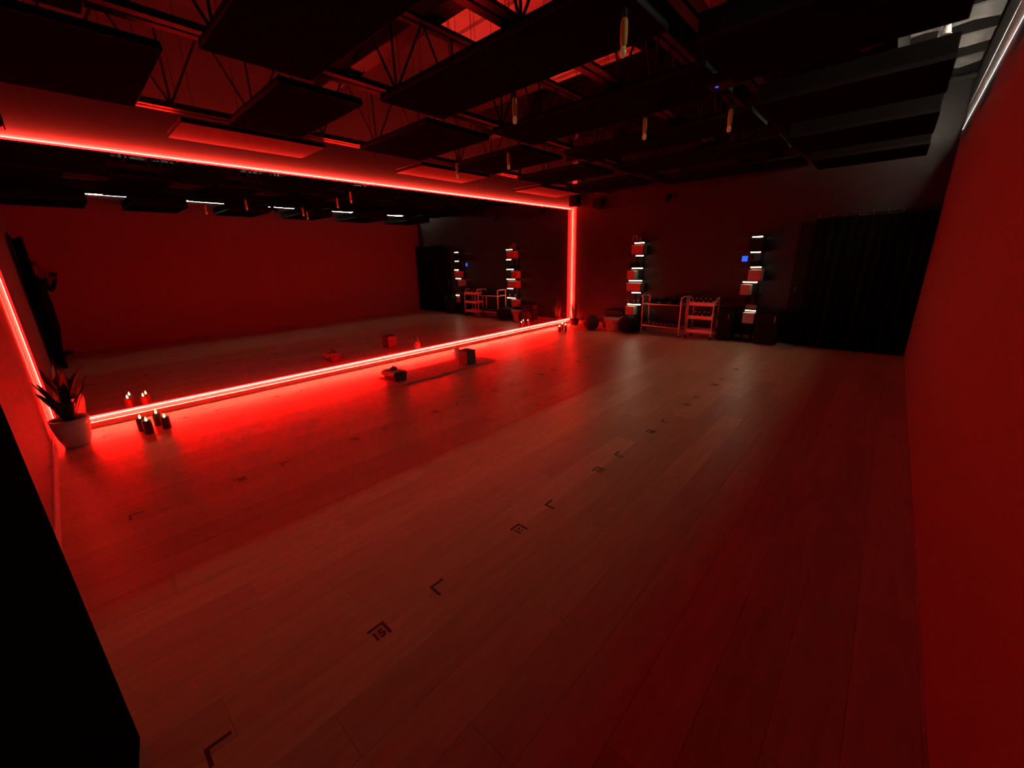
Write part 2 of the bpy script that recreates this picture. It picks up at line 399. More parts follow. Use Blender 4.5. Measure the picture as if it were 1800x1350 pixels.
# ------------------------------------------------------------------ the far shelf towers
def tower(xc, x0, x1, label, bars):
    t = thing('shelf_tower', label, 'shelf', (xc, 8.79, 0))
    for s in (-0.07, 0.07):
        boxobj('upright', (s - 0.012, s + 0.012, -0.03, 0.0, 0, 1.84), M_black, t)
    boxobj('base', (x0 - xc, x1 - xc, -0.26, 0.0, 0, 0.03), M_black, t)
    for z in (1.825, 1.575, 1.325, 1.075, 0.83, 0.585, 0.335):
        boxobj('shelf', (x0 - xc, x1 - xc, -0.25, -0.031, z - 0.012, z), M_black, t)
    for (xa, xb, z) in bars:
        boxobj('light_bar', (xa - xc, xb - xc, -0.235, -0.210, z - 0.026, z - 0.0125), M_warm, t)
    return t
tower(1.75, 1.57, 1.93, 'black shelf tower with warm lights between basket and white rack',
      [(1.71, 1.91, 1.825), (1.755, 1.91, 1.575), (1.68, 1.91, 1.325), (1.63, 1.915, 1.075), (1.71, 1.90, 0.83), (1.63, 1.915, 0.585)])
tower(3.93, 3.77, 4.09, 'black shelf tower with warm lights beside the small blue screen',
      [(3.865, 4.015, 1.825), (3.87, 4.015, 1.575), (3.90, 4.06, 1.325), (3.81, 4.03, 1.075), (3.91, 4.07, 0.585)])
def storage_box(x0, x1, z0, z1, label, dark=False):
    t = thing('storage_box', label, 'box', ((x0 + x1) / 2, 8.66, z0), group='boxes on the shelf towers')
    h = (x1 - x0) / 2; zz = z1 - z0
    boxobj('body', (-h, h, -0.10, 0.08, 0, zz * 0.80), M_black if dark else M_box, t, bevel=0.004)
    boxobj('lid', (-h - 0.004, h + 0.004, -0.104, 0.084, zz * 0.80 + 0.001, zz), M_black if dark else M_box, t, bevel=0.004)
A, B_ = 'on the shelf tower beside the basket', 'on the shelf tower beside the blue screen'
storage_box(1.65, 1.90, 1.576, 1.772, 'topmost pale lidded box ' + A)
storage_box(1.576, 1.745, 1.076, 1.262, 'narrow pale lidded box third cell down ' + A)
storage_box(1.58, 1.895, 0.831, 1.01, 'widest pale lidded box ' + A)
storage_box(1.58, 1.77, 0.336, 0.525, 'lowest pale lidded box ' + A)
storage_box(3.825, 4.04, 1.576, 1.775, 'topmost lidded box, blackened to stand in for backlit shade, ' + B_, dark=True)  # black colour stands in for the shade on this backlit box
storage_box(3.875, 4.08, 1.076, 1.265, 'upper pale lidded box ' + B_)
storage_box(3.78, 3.935, 0.831, 1.015, 'middle narrow pale lidded box ' + B_)
storage_box(3.88, 4.065, 0.336, 0.525, 'lowest pale lidded box ' + B_)
# small things on the towers
t = thing('picture_frame', 'small empty picture frame on top of the left shelf tower', 'picture frame', (1.685, 8.62, 1.826))
bm = bm_new(); box(bm, -0.045, -0.035, -0.008, 0.008, 0, 0.125); box(bm, 0.035, 0.045, -0.008, 0.008, 0, 0.125); box(bm, -0.035, 0.035, -0.008, 0.008, 0, 0.01); box(bm, -0.035, 0.035, -0.008, 0.008, 0.115, 0.125)
obj('frame', bm, M_cartw, t); boxobj('picture', (-0.035, 0.035, 0.0, 0.004, 0.01, 0.115), M_far, t)
t = thing('bottle', 'small pale bottle on top of the left shelf tower', 'bottle', (1.805, 8.62, 1.826))
bm = bm_new(); lathe(bm, [(0.022, 0), (0.024, 0.01), (0.024, 0.06), (0.010, 0.08), (0.010, 0.095)], 14, cap_top=True); obj('body', bm, M_pot, t, smooth=True)
bm = bm_new(); lathe(bm, [(0.012, 0.0955), (0.012, 0.112)], 12, cap_top=True); obj('cap', bm, M_black, t)
M_glass = mat('clear_glass', (0.85, 0.88, 0.85), 0.08, trans=0.85)
def votive(x, y, z, r, h, label):
    t = thing('glass_jar', label, 'jar', (x, y, z), group='glass jars on the shelf towers')
    b = bm_new(); lathe(b, [(r * 0.85, 0), (r, h * 0.2), (r, h), (r * 0.85, h), (r * 0.85, h * 0.2), (r * 0.7, 0.006)], 14); obj('jar', b, M_glass, t, smooth=True)
    b = bm_new(); lathe(b, [(r * 0.8, 0.008), (r * 0.8, h * 0.5)], 12, cap_top=True); obj('wax', b, M_box, t)
votive(1.63, 8.60, 0.586, 0.030, 0.075, 'leftmost glass jar in the open cell of the left shelf tower')
votive(1.73, 8.64, 0.586, 0.026, 0.065, 'middle glass jar in the open cell of the left shelf tower')
votive(1.85, 8.60, 0.586, 0.030, 0.08, 'rightmost glass jar in the open cell of the left shelf tower')
t = thing('glass_tray', 'shallow glass tray in the open cell of the right shelf tower', 'tray', (3.985, 8.64, 0.586))
bm = bm_new(); box(bm, -0.085, 0.085, -0.06, 0.06, 0, 0.006); obj('base', bm, M_glass, t)
bm = bm_new(); box(bm, -0.085, 0.085, -0.06, -0.055, 0.0065, 0.07); box(bm, -0.085, 0.085, 0.055, 0.06, 0.0065, 0.07); box(bm, -0.085, -0.08, -0.055, 0.055, 0.0065, 0.07); box(bm, 0.08, 0.085, -0.055, 0.055, 0.0065, 0.07)
obj('rim', bm, M_glass, t)
for (x, y, z, s, l) in ((1.70, 8.63, 1.326, 0.09, 'dark folded cloth in the second cell of the left shelf tower'), (3.95, 8.63, 1.326, 0.08, 'dark folded cloth in the second cell of the right shelf tower')):
    t = thing('folded_cloth', l, 'cloth', (x, y, z))
    for k in range(3):
        boxobj('fold', (-s + 0.004 * k, s - 0.003 * k, -0.08, 0.08, k * 0.034, k * 0.034 + 0.033), M_black, t, bevel=0.012)
# wall tablet
t = thing('wall_tablet', 'small wall-mounted tablet with a glowing blue screen', 'tablet', (3.74, 8.79, 1.45))
boxobj('case', (-0.056, 0.056, -0.018, 0.008, -0.058, 0.058), M_black, t, bevel=0.006)
boxobj('screen', (-0.047, 0.047, -0.0195, -0.0185, -0.048, 0.048), emission_mat('blue_screen_glow', (0.05, 0.14, 0.95), 1.0), t)

# low black cabinets either side of the right tower
def cabinet(x0, x1, label):
    t = thing('low_cabinet', label, 'cabinet', ((x0 + x1) / 2, 8.60, 0)); h = (x1 - x0) / 2
    boxobj('body', (-h, h, -0.16, 0.17, 0.04, 0.56), M_black, t, bevel=0.004)
    boxobj('plinth', (-h + 0.02, h - 0.02, -0.14, 0.17, 0, 0.039), M_black, t)
    boxobj('top', (-h - 0.008, h + 0.008, -0.175, 0.18, 0.561, 0.583), M_black, t, bevel=0.003)
    d = boxobj('door', (-h + 0.006, h - 0.006, -0.178, -0.1605, 0.05, 0.553), M_black, t, bevel=0.003)
    b = bm_new(); tube(b, [(h - 0.05, -0.19, 0.40), (h - 0.05, -0.19, 0.50)], 0.006, 8); tube(b, [(h - 0.05, -0.178, 0.41), (h - 0.05, -0.19, 0.41)], 0.004, 6); tube(b, [(h - 0.05, -0.178, 0.49), (h - 0.05, -0.19, 0.49)], 0.004, 6)
    obj('handle', b, M_grey, d)
cabinet(3.50, 3.74, 'narrow low black cabinet left of the right shelf tower')
cabinet(4.12, 4.46, 'low black cabinet between the right shelf tower and the curtain')
# black door on far wall with steel handle, then curtain
d2 = boxobj('door_2', (4.50, 5.36, YF - 0.03, YF - 0.001, 0.005, 2.0), M_black); struct(d2, 'black door in the far wall half covered by the curtain')
bm = bm_new(); tube(bm, [(4.575, YF - 0.03, 0.89), (4.575, YF - 0.075, 0.89)], 0.010, 10); tube(bm, [(4.575, YF - 0.075, 0.89), (4.575, YF - 0.078, 0.96), (4.575, YF - 0.03, 0.965)], 0.009, 10); obj('handle', bm, M_grey, d2, smooth=True)
t = thing('curtain', 'long black pleated curtain hanging in the dark far corner', 'curtain', (4.72, 8.64, 0))
bm = bm_new(); N = 150; top = []; botm = []
for i in range(N + 1):
    u = i / N; xx = u * 1.34; ph = u * 2 * math.pi * 11
    a = 0.035 * math.sin(ph) + 0.012 * math.sin(2.3 * ph + 1)
    top.append(bm.verts.new((xx, a * 0.7, 2.03))); botm.append(bm.verts.new((xx + 0.01 * math.sin(ph * 0.7), a * 1.25, 0.02)))
for i in range(N): bm.faces.new((botm[i], botm[i + 1], top[i + 1], top[i]))
o = obj('cloth', bm, M_fabric, t, smooth=True); s = o.modifiers.new('solid', 'SOLIDIFY'); s.thickness = 0.003
bm = bm_new(); tube(bm, [(-0.05, 0, 2.075), (1.36, 0, 2.075)], 0.012, 10); obj('rod', bm, M_steeld, t, smooth=True)
for i in range(9):
    bm = bm_new(); xx = 0.03 + i * 0.16
    tube(bm, [(xx, 0.018 * math.cos(a * math.pi / 5), 2.07 + 0.022 * math.sin(a * math.pi / 5)) for a in range(10)], 0.0025, 5, closed=True)
    obj('ring', bm, M_grey, t)

# ------------------------------------------------------------------ white rack with dumbbells and white utility cart
t = thing('equipment_rack', 'white tubular two-shelf rack holding dark dumbbells', 'rack', (2.46, 8.50, 0))
for sx in (-1, 1):
    for sy in (-1, 1):
        b = bm_new(); X_ = sx * 0.385
        tube(b, [(X_, sy * 0.16, 0.02), (X_, sy * 0.16, 0.70), (X_ + sx * 0.0, sy * 0.16, 0.745), (X_ + sx * 0.03, sy * 0.16, 0.775)], 0.013, 8); obj('post', b, M_cartw, t, smooth=True)
        b = bm_new(); lathe(b, [(0.016, 0), (0.016, 0.02)], 10, (X_, sy * 0.16, 0), cap_top=True); obj('foot', b, M_black, t)
for z in (0.615, 0.175):
    for sy in (-1, 1):
        b = bm_new(); tube(b, [(-0.372, sy * 0.16, z), (0.372, sy * 0.16, z)], 0.011, 8); obj('rail', b, M_cartw, t, smooth=True)
    for sx in (-1, 1):
        b = bm_new(); tube(b, [(sx * 0.385, -0.147, z), (sx * 0.385, 0.147, z)], 0.011, 8); obj('rail', b, M_cartw, t, smooth=True)
    boxobj('shelf', (-0.37, 0.37, -0.148, 0.148, z - 0.006, z + 0.002), M_black, t)
for sx in (-1, 1):
    b = bm_new(); tube(b, [(sx * 0.415, -0.16, 0.775), (sx * 0.415, 0.16, 0.775)], 0.013, 8); obj('top_handle', b, M_cartw, t, smooth=True)
def dumbbell(loc, label, s=1.0):
    t = thing('dumbbell', label, 'dumbbell', loc, group='dumbbells on the white rack')
    b = bm_new(); tube(b, [(0, -0.045 * s, 0.035 * s), (0, 0.045 * s, 0.035 * s)], 0.013 * s, 8); obj('grip', b, M_grey, t, smooth=True)
    for sy in (-1, 1):
        b = bm_new(); tube(b, [(0, sy * 0.046 * s, 0.035 * s), (0, sy * 0.056 * s, 0.035 * s), (0, sy * 0.085 * s, 0.035 * s), (0, sy * 0.092 * s, 0.035 * s)], [0.026 * s, 0.035 * s, 0.035 * s, 0.027 * s], 6)
        obj('weight', b, mat('black_rubber_gloss', (0.02, 0.02, 0.02), 0.3), t)
    return t
d0 = dumbbell((2.46 - 0.32, 8.49, 0.178), 'dark dumbbell on the lower shelf of the white rack, 1st from the left')
for i in range(1, 9):
    dup(d0, (2.46 - 0.32 + i * 0.08, 8.49 + 0.004 * (i % 2), 0.178), f'dark dumbbell on the lower shelf of the white rack, {["2nd","3rd","4th","5th","6th","7th","8th","9th"][i-1]} from the left')
for i, (xx, ww) in enumerate(((2.26, 0.05), (2.46, 0.06), (2.68, 0.05))):
    t = thing('rolled_mat', ['leftmost', 'middle', 'rightmost'][i] + ' dark rolled mat on the upper shelf of the white rack', 'rolled mat', (xx, 8.5, 0.618), group='rolled mats on the white rack')
    b = bm_new()
    sp_ = [(0.006 + ww * 0.9 * k / 40) for k in range(41)]
    pts = [(r_ * math.cos(k * 0.55), r_ * math.sin(k * 0.55) + ww) for k, r_ in enumerate(sp_)]
    A0 = [b.verts.new((p[0], -0.13, p[1])) for p in pts]; A1 = [b.verts.new((p[0], 0.13, p[1])) for p in pts]
    for k in range(40): b.faces.new((A0[k], A0[k + 1], A1[k + 1], A1[k]))
    o = obj('roll', b, M_black, t, smooth=True); s = o.modifiers.new('solid', 'SOLIDIFY'); s.thickness = 0.006
    b = bm_new(); tube(b, [((ww + 0.004) * math.cos(a * 0.3927), -0.03, ww + 0.001 + (ww + 0.004) * math.sin(a * 0.3927) * 0.96) for a in range(16)], 0.004, 5, closed=True); obj('strap', b, M_steeld, t)

t = thing('utility_cart', 'white three-tier utility cart with looped handles', 'cart', (3.21, 8.50, 0))
for sx in (-1, 1):
    for sy in (-1, 1):
        b = bm_new(); tube(b, [(sx * 0.225, sy * 0.15, 0.075), (sx * 0.225, sy * 0.15, 0.66)], 0.010, 8); obj('leg', b, M_cartw, t, smooth=True)
        b = bm_new(); tube(b, [(sx * 0.225 - 0.010, sy * 0.15, 0.03), (sx * 0.225 + 0.010, sy * 0.15, 0.03)], 0.03, 12); w_ = obj('wheel', b, M_black, t, smooth=False)
        b = bm_new(); box(b, sx * 0.225 - 0.014, sx * 0.225 + 0.014, sy * 0.15 - 0.012, sy * 0.15 + 0.012, 0.061, 0.075); obj('caster_fork', b, M_grey, w_)
    b = bm_new(); pts = [(sx * 0.235, -0.10 , 0.66)] + [(sx * (0.235 + 0.02 * math.sin(a * math.pi / 8)), -0.10 * math.cos(a * math.pi / 8), 0.70 + 0.075 * math.sin(a * math.pi / 8)) for a in range(9)] + [(sx * 0.235, 0.10, 0.66)]
    tube(b, pts, 0.010, 8); obj('handle', b, M_cartw, t, smooth=True)
for z in (0.625, 0.375, 0.115):
    b = bm_new(); h = 0.065
    box(b, -0.214, 0.214, -0.139, 0.139, z, z + 0.004)
    box(b, -0.214, 0.214, -0.145, -0.139, z, z + h); box(b, -0.214, 0.214, 0.139, 0.145, z, z + h)
    box(b, -0.220, -0.214, -0.145, 0.145, z, z + h); box(b, 0.214, 0.220, -0.145, 0.145, z, z + h)
    obj('tray', b, M_cartw, t)
k = 0
for z, n_ in ((0.6295, 4), (0.3795, 4)):
    for i in range(n_):
        t = thing('spray_bottle', f'{["leftmost","second","third","rightmost"][i]} small dark bottle in the {"top" if z > 0.5 else "middle"} tray of the white cart', 'bottle', (3.07 + i * 0.085, 8.52 - 0.03 * (i % 2), z), group='dark bottles in the white cart')
        b = bm_new(); lathe(b, [(0.025, 0), (0.027, 0.01), (0.027, 0.075), (0.011, 0.095), (0.011, 0.105)], 12, cap_top=True); obj('body', b, M_black, t, smooth=True)
        b = bm_new(); lathe(b, [(0.014, 0.1055), (0.014, 0.125), (0.006, 0.13)], 10, cap_top=True); obj('cap', b, M_grey, t)

# ------------------------------------------------------------------ floor things along the far wall
def woven_ball(c, r, label, cat, material, squash=1.0):
    t = thing('woven_pouf', label, cat, (c[0], c[1], 0))
    b = bm_new(); rings, seg = 22, 44; prev = None; vs = []
    for i in range(rings + 1):
        th = math.pi * i / rings; row = []
        for k in range(seg):
            ph = 2 * math.pi * k / seg
            q = r * (1 + 0.025 * math.sin(ph * 11) * math.sin(th * 11))
            row.append(b.verts.new((q * math.sin(th) * math.cos(ph), q * math.sin(th) * math.sin(ph), max(-r * squash * 0.94, -q * math.cos(th) * squash) + r * squash * 0.94)))
        vs.append(row)
    for A0, A1 in zip(vs, vs[1:]):
        for k in range(seg): b.faces.new((A0[k], A0[(k + 1) % seg], A1[(k + 1) % seg], A1[k]))
    bmesh.ops.remove_doubles(b, verts=b.verts, dist=1e-5)
    obj('cover', b, material, t, smooth=True)
    for k in range(6):
        b = bm_new(); a0 = k * math.pi / 6
        pts = []
        for q in range(24):
            an = 2 * math.pi * q / 24
            p = Vector((math.cos(a0) * math.cos(an), math.sin(a0) * math.cos(an), math.sin(an))) * (r * 0.995)
            pts.append((p.x, p.y, max(0.006, p.z * squash + r * squash * 0.94)))
        tube(b, pts, 0.005, 5, closed=True); obj('seam', b, material, t)
    return t
woven_ball((0.97, 8.18), 0.172, 'round dark woven pouf on the floor beside the basket', 'pouf', M_dwick)
woven_ball((1.80, 8.32), 0.22, 'low black domed pouf in front of the left shelf tower', 'pouf', M_black, 0.84)
# wicker basket with liner
t = thing('wicker_basket', 'pale wicker basket with folded cloth liner near the far wall', 'basket', (1.38, 8.40, 0))
bm = bm_new()
n = 40; rows = 14; ring = []
for i in range(rows + 1):
    z = 0.25 * i / rows; r0 = 0.13 + 0.045 * i / rows; row = []
    for k in range(n):
        ph = 2 * math.pi * k / n; rr = r0 + 0.005 * (1 if (k + i) % 2 else -1)
        row.append(bm.verts.new((rr * math.cos(ph) * 1.05, rr * math.sin(ph) * 0.8, z)))
    ring.append(row)
for A0, A1 in zip(ring, ring[1:]):
    for k in range(n): bm.faces.new((A0[k], A0[(k + 1) % n], A1[(k + 1) % n], A1[k]))
bm.faces.new(list(reversed(ring[0])))
obj('woven_body', bm, M_wick, t)
bm = bm_new(); tube(bm, [(0.184 * math.cos(a * math.pi / 16), 0.142 * math.sin(a * math.pi / 16), 0.255) for a in range(32)], 0.011, 6, closed=True); obj('rim', bm, M_wick, t, smooth=True)
bm = bm_new(); ring = []
for (rr, z) in ((0.192, 0.185), (0.200, 0.25), (0.190, 0.275), (0.170, 0.265), (0.150, 0.20), (0.02, 0.17)):
    ring.append([bm.verts.new((rr * math.cos(2 * math.pi * k / 36) * 1.05 + 0.003 * math.sin(5 * k), rr * math.sin(2 * math.pi * k / 36) * 0.82, z + 0.007 * math.sin(k * 1.9))) for k in range(36)])
for A0, A1 in zip(ring, ring[1:]):
    for k in range(36): bm.faces.new((A0[k], A0[(k + 1) % 36], A1[(k + 1) % 36], A1[k]))
bm.faces.new(ring[-1]); obj('cloth_liner', bm, M_box, t, smooth=True)
for s in (-1, 1):
    bm = bm_new(); tube(bm, [(s * 0.205 + s * 0.02 * math.sin(a * math.pi / 8), 0.05 * math.cos(a * math.pi / 8), 0.27 + 0.05 * math.sin(a * math.pi / 8)) for a in range(9)], 0.007, 6); obj('handle', bm, M_wick, t, smooth=True)
# dark crate behind the basket
t = thing('slatted_crate', 'dark wooden slatted crate against the far wall behind the basket', 'crate', (1.27, 8.68, 0))
for z in (0.02, 0.155, 0.29):
    for sy in (-1, 1): boxobj('slat', (-0.24, 0.24, sy * 0.09 - 0.007, sy * 0.09 + 0.007, z, z + 0.115), M_dwick, t, bevel=0.003)
    for sx in (-1, 1): boxobj('slat', (sx * 0.233 - 0.007, sx * 0.233 + 0.007, -0.0825, 0.0825, z, z + 0.115), M_dwick, t, bevel=0.003)
for sx in (-1, 1):
    for sy in (-1, 1): boxobj('corner_post', (sx * 0.212 - 0.012, sx * 0.212 + 0.012, sy * 0.07 - 0.012, sy * 0.07 + 0.012, 0, 0.41), M_dwick, t)
boxobj('bottom_board', (-0.199, 0.199, -0.057, 0.057, 0.012, 0.022), M_dwick, t)

# ------------------------------------------------------------------ plants
def blade(b, base, tip, width, bend, n=9, cup=0.25, twist=0.0):
    base, tip = Vector(base), Vector(tip); d = tip - base
    side = d.cross(Vector((0, 0, 1)));
    if side.length < 0.05: side = Vector((math.cos(twist), math.sin(twist), 0))
    side.normalize(); up = side.cross(d).normalized()
    rows = []
    for i in range(n + 1):
        u = i / n; c = base + d * u + bend * (u * (1 - u)) * up * 1.0
        wd = width * (0.45 + 1.25 * u) * (1 - u) ** 0.55 * 1.05 if u < 1 else 0.0
        wd = max(wd, 0.001)
        rows.append([b.verts.new(c + side * (wd * s) + up * (cup * wd * abs(s))) for s in (-1, -0.5, 0, 0.5, 1)])
    for A0, A1 in zip(rows, rows[1:]):
        for k in range(4): b.faces.new((A0[k], A0[k + 1], A1[k + 1], A1[k]))
def leaf_obj(parent, base, tip, width, bend, twist=0.0, material=None):
    b = bm_new(); blade(b, base, tip, width, bend, twist=twist)
    o = obj('leaf', b, material or M_leaf, parent, smooth=True); s = o.modifiers.new('solid', 'SOLIDIFY'); s.thickness = 0.004
t = thing('potted_plant', 'large broad-leaved plant in a white tapered pot at the mirror corner', 'plant', (0.46, 0.145, 0))
bm = bm_new(); lathe(bm, [(0.075, 0), (0.085, 0.006), (0.110, 0.10), (0.126, 0.20), (0.131, 0.265), (0.123, 0.265), (0.117, 0.235)], 40); obj('pot', bm, M_pot, t, smooth=True)
bm = bm_new(); lathe(bm, [(0.117, 0.225), (0.115, 0.23)], 30, cap_top=True); obj('soil', bm, M_soil, t)
for (tx, ty, tz, wd, bd) in ((0.03, -0.132, 0.63, 0.040, 0.03), (0.11, -0.125, 0.55, 0.044, 0.04), (-0.05, -0.11, 0.60, 0.040, 0.02), (0.01, 0.0, 0.56, 0.050, 0.02), (-0.03, 0.16, 0.56, 0.040, 0.02),
                          (-0.13, 0.19, 0.60, 0.034, 0.02), (0.10, 0.13, 0.50, 0.042, 0.03), (-0.12, 0.04, 0.57, 0.044, 0.03), (0.17, -0.03, 0.47, 0.046, 0.05), (0.05, -0.10, 0.47, 0.050, 0.03), (0.15, 0.06, 0.44, 0.044, 0.04)):
    leaf_obj(t, (tx * 0.12, ty * 0.12, 0.228), (tx, ty, tz), wd, bd, twist=tx * 9)
t = thing('snake_plant', 'slender snake plant in a dark pot at the far mirror corner', 'plant', (0.245, 8.60, 0))
bm = bm_new(); lathe(bm, [(0.070, 0), (0.085, 0.01), (0.105, 0.09), (0.108, 0.15), (0.100, 0.15), (0.095, 0.13)], 28); obj('pot', bm, M_dwick, t, smooth=True)
bm = bm_new(); lathe(bm, [(0.095, 0.122), (0.093, 0.127)], 24, cap_top=True); obj('soil', bm, M_soil, t)
for i in range(13):
    a = i * 2.4; rr = 0.012 + 0.0045 * i
    leaf_obj(t, (rr * math.cos(a), rr * math.sin(a), 0.125), (rr * 2.3 * math.cos(a), rr * 2.3 * math.sin(a), 0.125 + 0.53 - 0.018 * i - 0.05 * (i % 3)), 0.019, 0.02, twist=a, material=mat('lightened_leaf', (0.06, 0.09, 0.04), 0.5, vary=0.4, vscale=18))  # whole leaf lightened to stand in for light catching its edges

# ------------------------------------------------------------------ candles
M_amber = mat('dark_amber_wax', (0.10, 0.045, 0.015), 0.35, vary=0.2, vscale=20)
M_flame = emission_mat('candle_flame_glow', (1.0, 0.62, 0.22), 14.0)
M_glowwax = mat('warm_glowing_wax', (0.5, 0.25, 0.08), 0.4, emit=(1.0, 0.45, 0.10), estr=1.2)
def candle(loc, r, h, label, group):
    t = thing('led_candle', label, 'candle', loc, group=group)
    b = bm_new(); lathe(b, [(r * 0.97, 0), (r, 0.004), (r, h - 0.004), (r * 0.93, h), (r * 0.75, h - 0.004), (r * 0.35, h - 0.014)], 20); obj('wax_body', b, M_amber, t, smooth=True)
    b = bm_new(); lathe(b, [(r * 0.36, h - 0.016), (r * 0.3, h - 0.012)], 14, cap_top=True); obj('melt_pool', b, M_glowwax, t)
    b = bm_new(); f = r * 0.24
    lathe(b, [(f * 0.35, h - 0.012), (f * 0.9, h + f * 0.2), (f, h + f * 0.9), (f * 0.7, h + f * 1.9), (f * 0.3, h + f * 3.0), (f * 0.03, h + f * 4.0)], 12, cap_top=True); obj('flame', b, M_flame, t, smooth=True)
G1, G2 = 'candles near the big plant', 'candles near the far mirror corner'
candle((0.640, 0.630, 0), 0.037, 0.135, 'nearest dark amber candle of the four by the big plant', G1)
candle((0.495, 0.600, 0), 0.037, 0.135, 'dark amber candle nearest the big plant', G1)
candle((0.600, 0.770, 0), 0.037, 0.120, 'dark amber candle of the four farthest from the big plant', G1)
candle((0.440, 0.730, 0), 0.037, 0.135, 'dark amber candle of the four closest to the mirror', G1)
candle((0.552, 7.56, 0), 0.034, 0.125, 'leftmost dark amber candle by the far snake plant', G2)
candle((0.500, 7.74, 0), 0.034, 0.150, 'middle, tallest dark amber candle by the far snake plant', G2)
candle((0.615, 7.70, 0), 0.034, 0.145, 'rightmost dark amber candle by the far snake plant', G2)

# ------------------------------------------------------------------ instructor's mat and props
M_mat = mat('dark_red_mat_rubber', (0.30, 0.22, 0.20), 0.85, bump=0.3, bscale=300, vary=0.08, vscale=12)
bm = bm_new(); box(bm, 0.685, 1.272, 3.08, 4.82, 0.0005, 0.0085)
tag(obj('yoga_mat', bm, M_mat, bevel=0.003), 'thin yoga mat laid parallel to the mirror', 'mat')
M_cush = mat('charcoal_cushion_cloth', (0.06, 0.05, 0.05), 0.9, bump=0.3, bscale=200, vary=0.2, vscale=15)
t = thing('meditation_cushion', 'dark boxy floor cushion at the near end of the mat', 'cushion', (0.96, 3.18, 0.009))
o = boxobj('cushion_body', (-0.15, 0.15, -0.085, 0.085, 0, 0.115), M_cush, t, bevel=0.022)
bm = bm_new(); tube(bm, [(-0.148, -0.083, 0.057), (0.148, -0.083, 0.057), (0.148, 0.083, 0.057), (-0.148, 0.083, 0.057)], 0.004, 6, closed=True); obj('piping', bm, M_black, t)
t = thing('folded_towel', 'small pale towel draped over the dark floor cushion', 'towel', (0.94, 3.18, 0.1245), rz=R(5))
bm = bm_new(); n = 16; grid = []
for i in range(n + 1):
    row = []
    for k in range(n + 1):
        xx = -0.14 + 0.28 * i / n; yy = -0.125 + 0.25 * k / n
        dz = -max(0, abs(yy) - 0.090) * 1.5 + 0.006 + 0.004 * math.sin(22 * xx + 9 * yy)
        row.append(bm.verts.new((xx, max(-0.104, min(0.104, yy)), dz)))
    grid.append(row)
for i in range(n):
    for k in range(n): bm.faces.new((grid[i][k], grid[i + 1][k], grid[i + 1][k + 1], grid[i][k + 1]))
o = obj('cloth', bm, mat('pale_towel_cloth', (0.40, 0.36, 0.33), 0.95, bump=0.4, bscale=200), t, smooth=True); s = o.modifiers.new('solid', 'SOLIDIFY'); s.thickness = 0.006; s.offset = 1
t = thing('singing_bowl', 'little dark bell-shaped bowl on top of the pale towel', 'bowl', (0.92, 3.19, 0.138))
bm = bm_new(); lathe(bm, [(0.03, 0), (0.045, 0.006), (0.05, 0.022), (0.03, 0.038), (0.012, 0.046)], 20, cap_top=True); obj('body', bm, M_dwick, t, smooth=True)
bm = bm_new(); lathe(bm, [(0.006, 0.0465), (0.010, 0.054), (0.004, 0.062)], 12, cap_top=True); obj('knob', bm, M_dwick, t, smooth=True)
t = thing('cube_speaker', 'dark boxy cube standing on the mat near its far end', 'box', (1.10, 4.37, 0.009))
boxobj('body', (-0.10, 0.10, -0.09, 0.09, 0.008, 0.205), mat('dark_cork', (0.07, 0.055, 0.045), 0.7, vary=0.2, vscale=30), t, bevel=0.008)
boxobj('lid', (-0.102, 0.102, -0.092, 0.092, 0.206, 0.222), M_cush, t, bevel=0.004)
boxobj('base', (-0.09, 0.09, -0.08, 0.08, 0, 0.0075), M_black, t)
t = thing('mug', 'pale mug with a stirring stick standing behind the dark cube', 'mug', (0.56, 4.62, 0.0))
M_mug = mat('pale_stoneware', (0.60, 0.57, 0.54), 0.4, vary=0.04)
bm = bm_new(); lathe(bm, [(0.040, 0), (0.045, 0.006), (0.046, 0.14), (0.042, 0.14), (0.041, 0.012), (0.01, 0.010)], 24); obj('cup', bm, M_mug, t, smooth=True)
bm = bm_new(); tube(bm, [(0.0, -0.043 - 0.032 * math.sin(a * math.pi / 8), 0.06 + 0.036 * math.cos(a * math.pi / 8)) for a in range(9)], 0.006, 8); obj('handle', bm, M_mug, t, smooth=True)
bm = bm_new(); tube(bm, [(0.02, 0.01, 0.015), (-0.012, 0.008, 0.235)], 0.004, 6); obj('stirring_stick', bm, M_box, t)

# ------------------------------------------------------------------ floor decals
M_vinyl = mat('black_vinyl_decal', (0.010, 0.009, 0.009), 0.5)
def arm_mesh(kind):
    b = bm_new(); L_, T_ = 0.078, 0.013
    if kind == 'number':      # corner at +y, -x: arms towards -y and +x
        box(b, 0, T_, -L_, 0, 0.0002, 0.0010); box(b, T_, L_, -T_, 0, 0.0002, 0.0010)
    else:
        box(b, 0, T_, 0, L_, 0.0002, 0.0010); box(b, T_, L_, 0, T_, 0.0002, 0.0010)
    return b
def text_mesh(s):
    cu = bpy.data.curves.new('numeral', 'FONT'); cu.body = s; cu.size = 0.062; cu.align_x = 'RIGHT'; cu.align_y = 'TOP'; cu.offset = 0.0022; cu.extrude = 0.0004; cu.space_character = 0.92
    o = bpy.data.objects.new('numeral_source', cu); C.objects.link(o)
    bpy.context.view_layer.update()
    me = bpy.data.meshes.new_from_object(o.evaluated_get(bpy.context.evaluated_depsgraph_get()))
    bpy.data.objects.remove(o); bpy.data.curves.remove(cu)
    me.name = 'numeral'; me.materials.clear(); me.materials.append(M_vinyl)
    return me
ROWS = [(4.335, 15, 7, 7, 'row nearest the plain wall'), (2.346, 8, 7, 7, 'middle row'), (0.365, 1, 2, 3, 'row beside the mirror')]
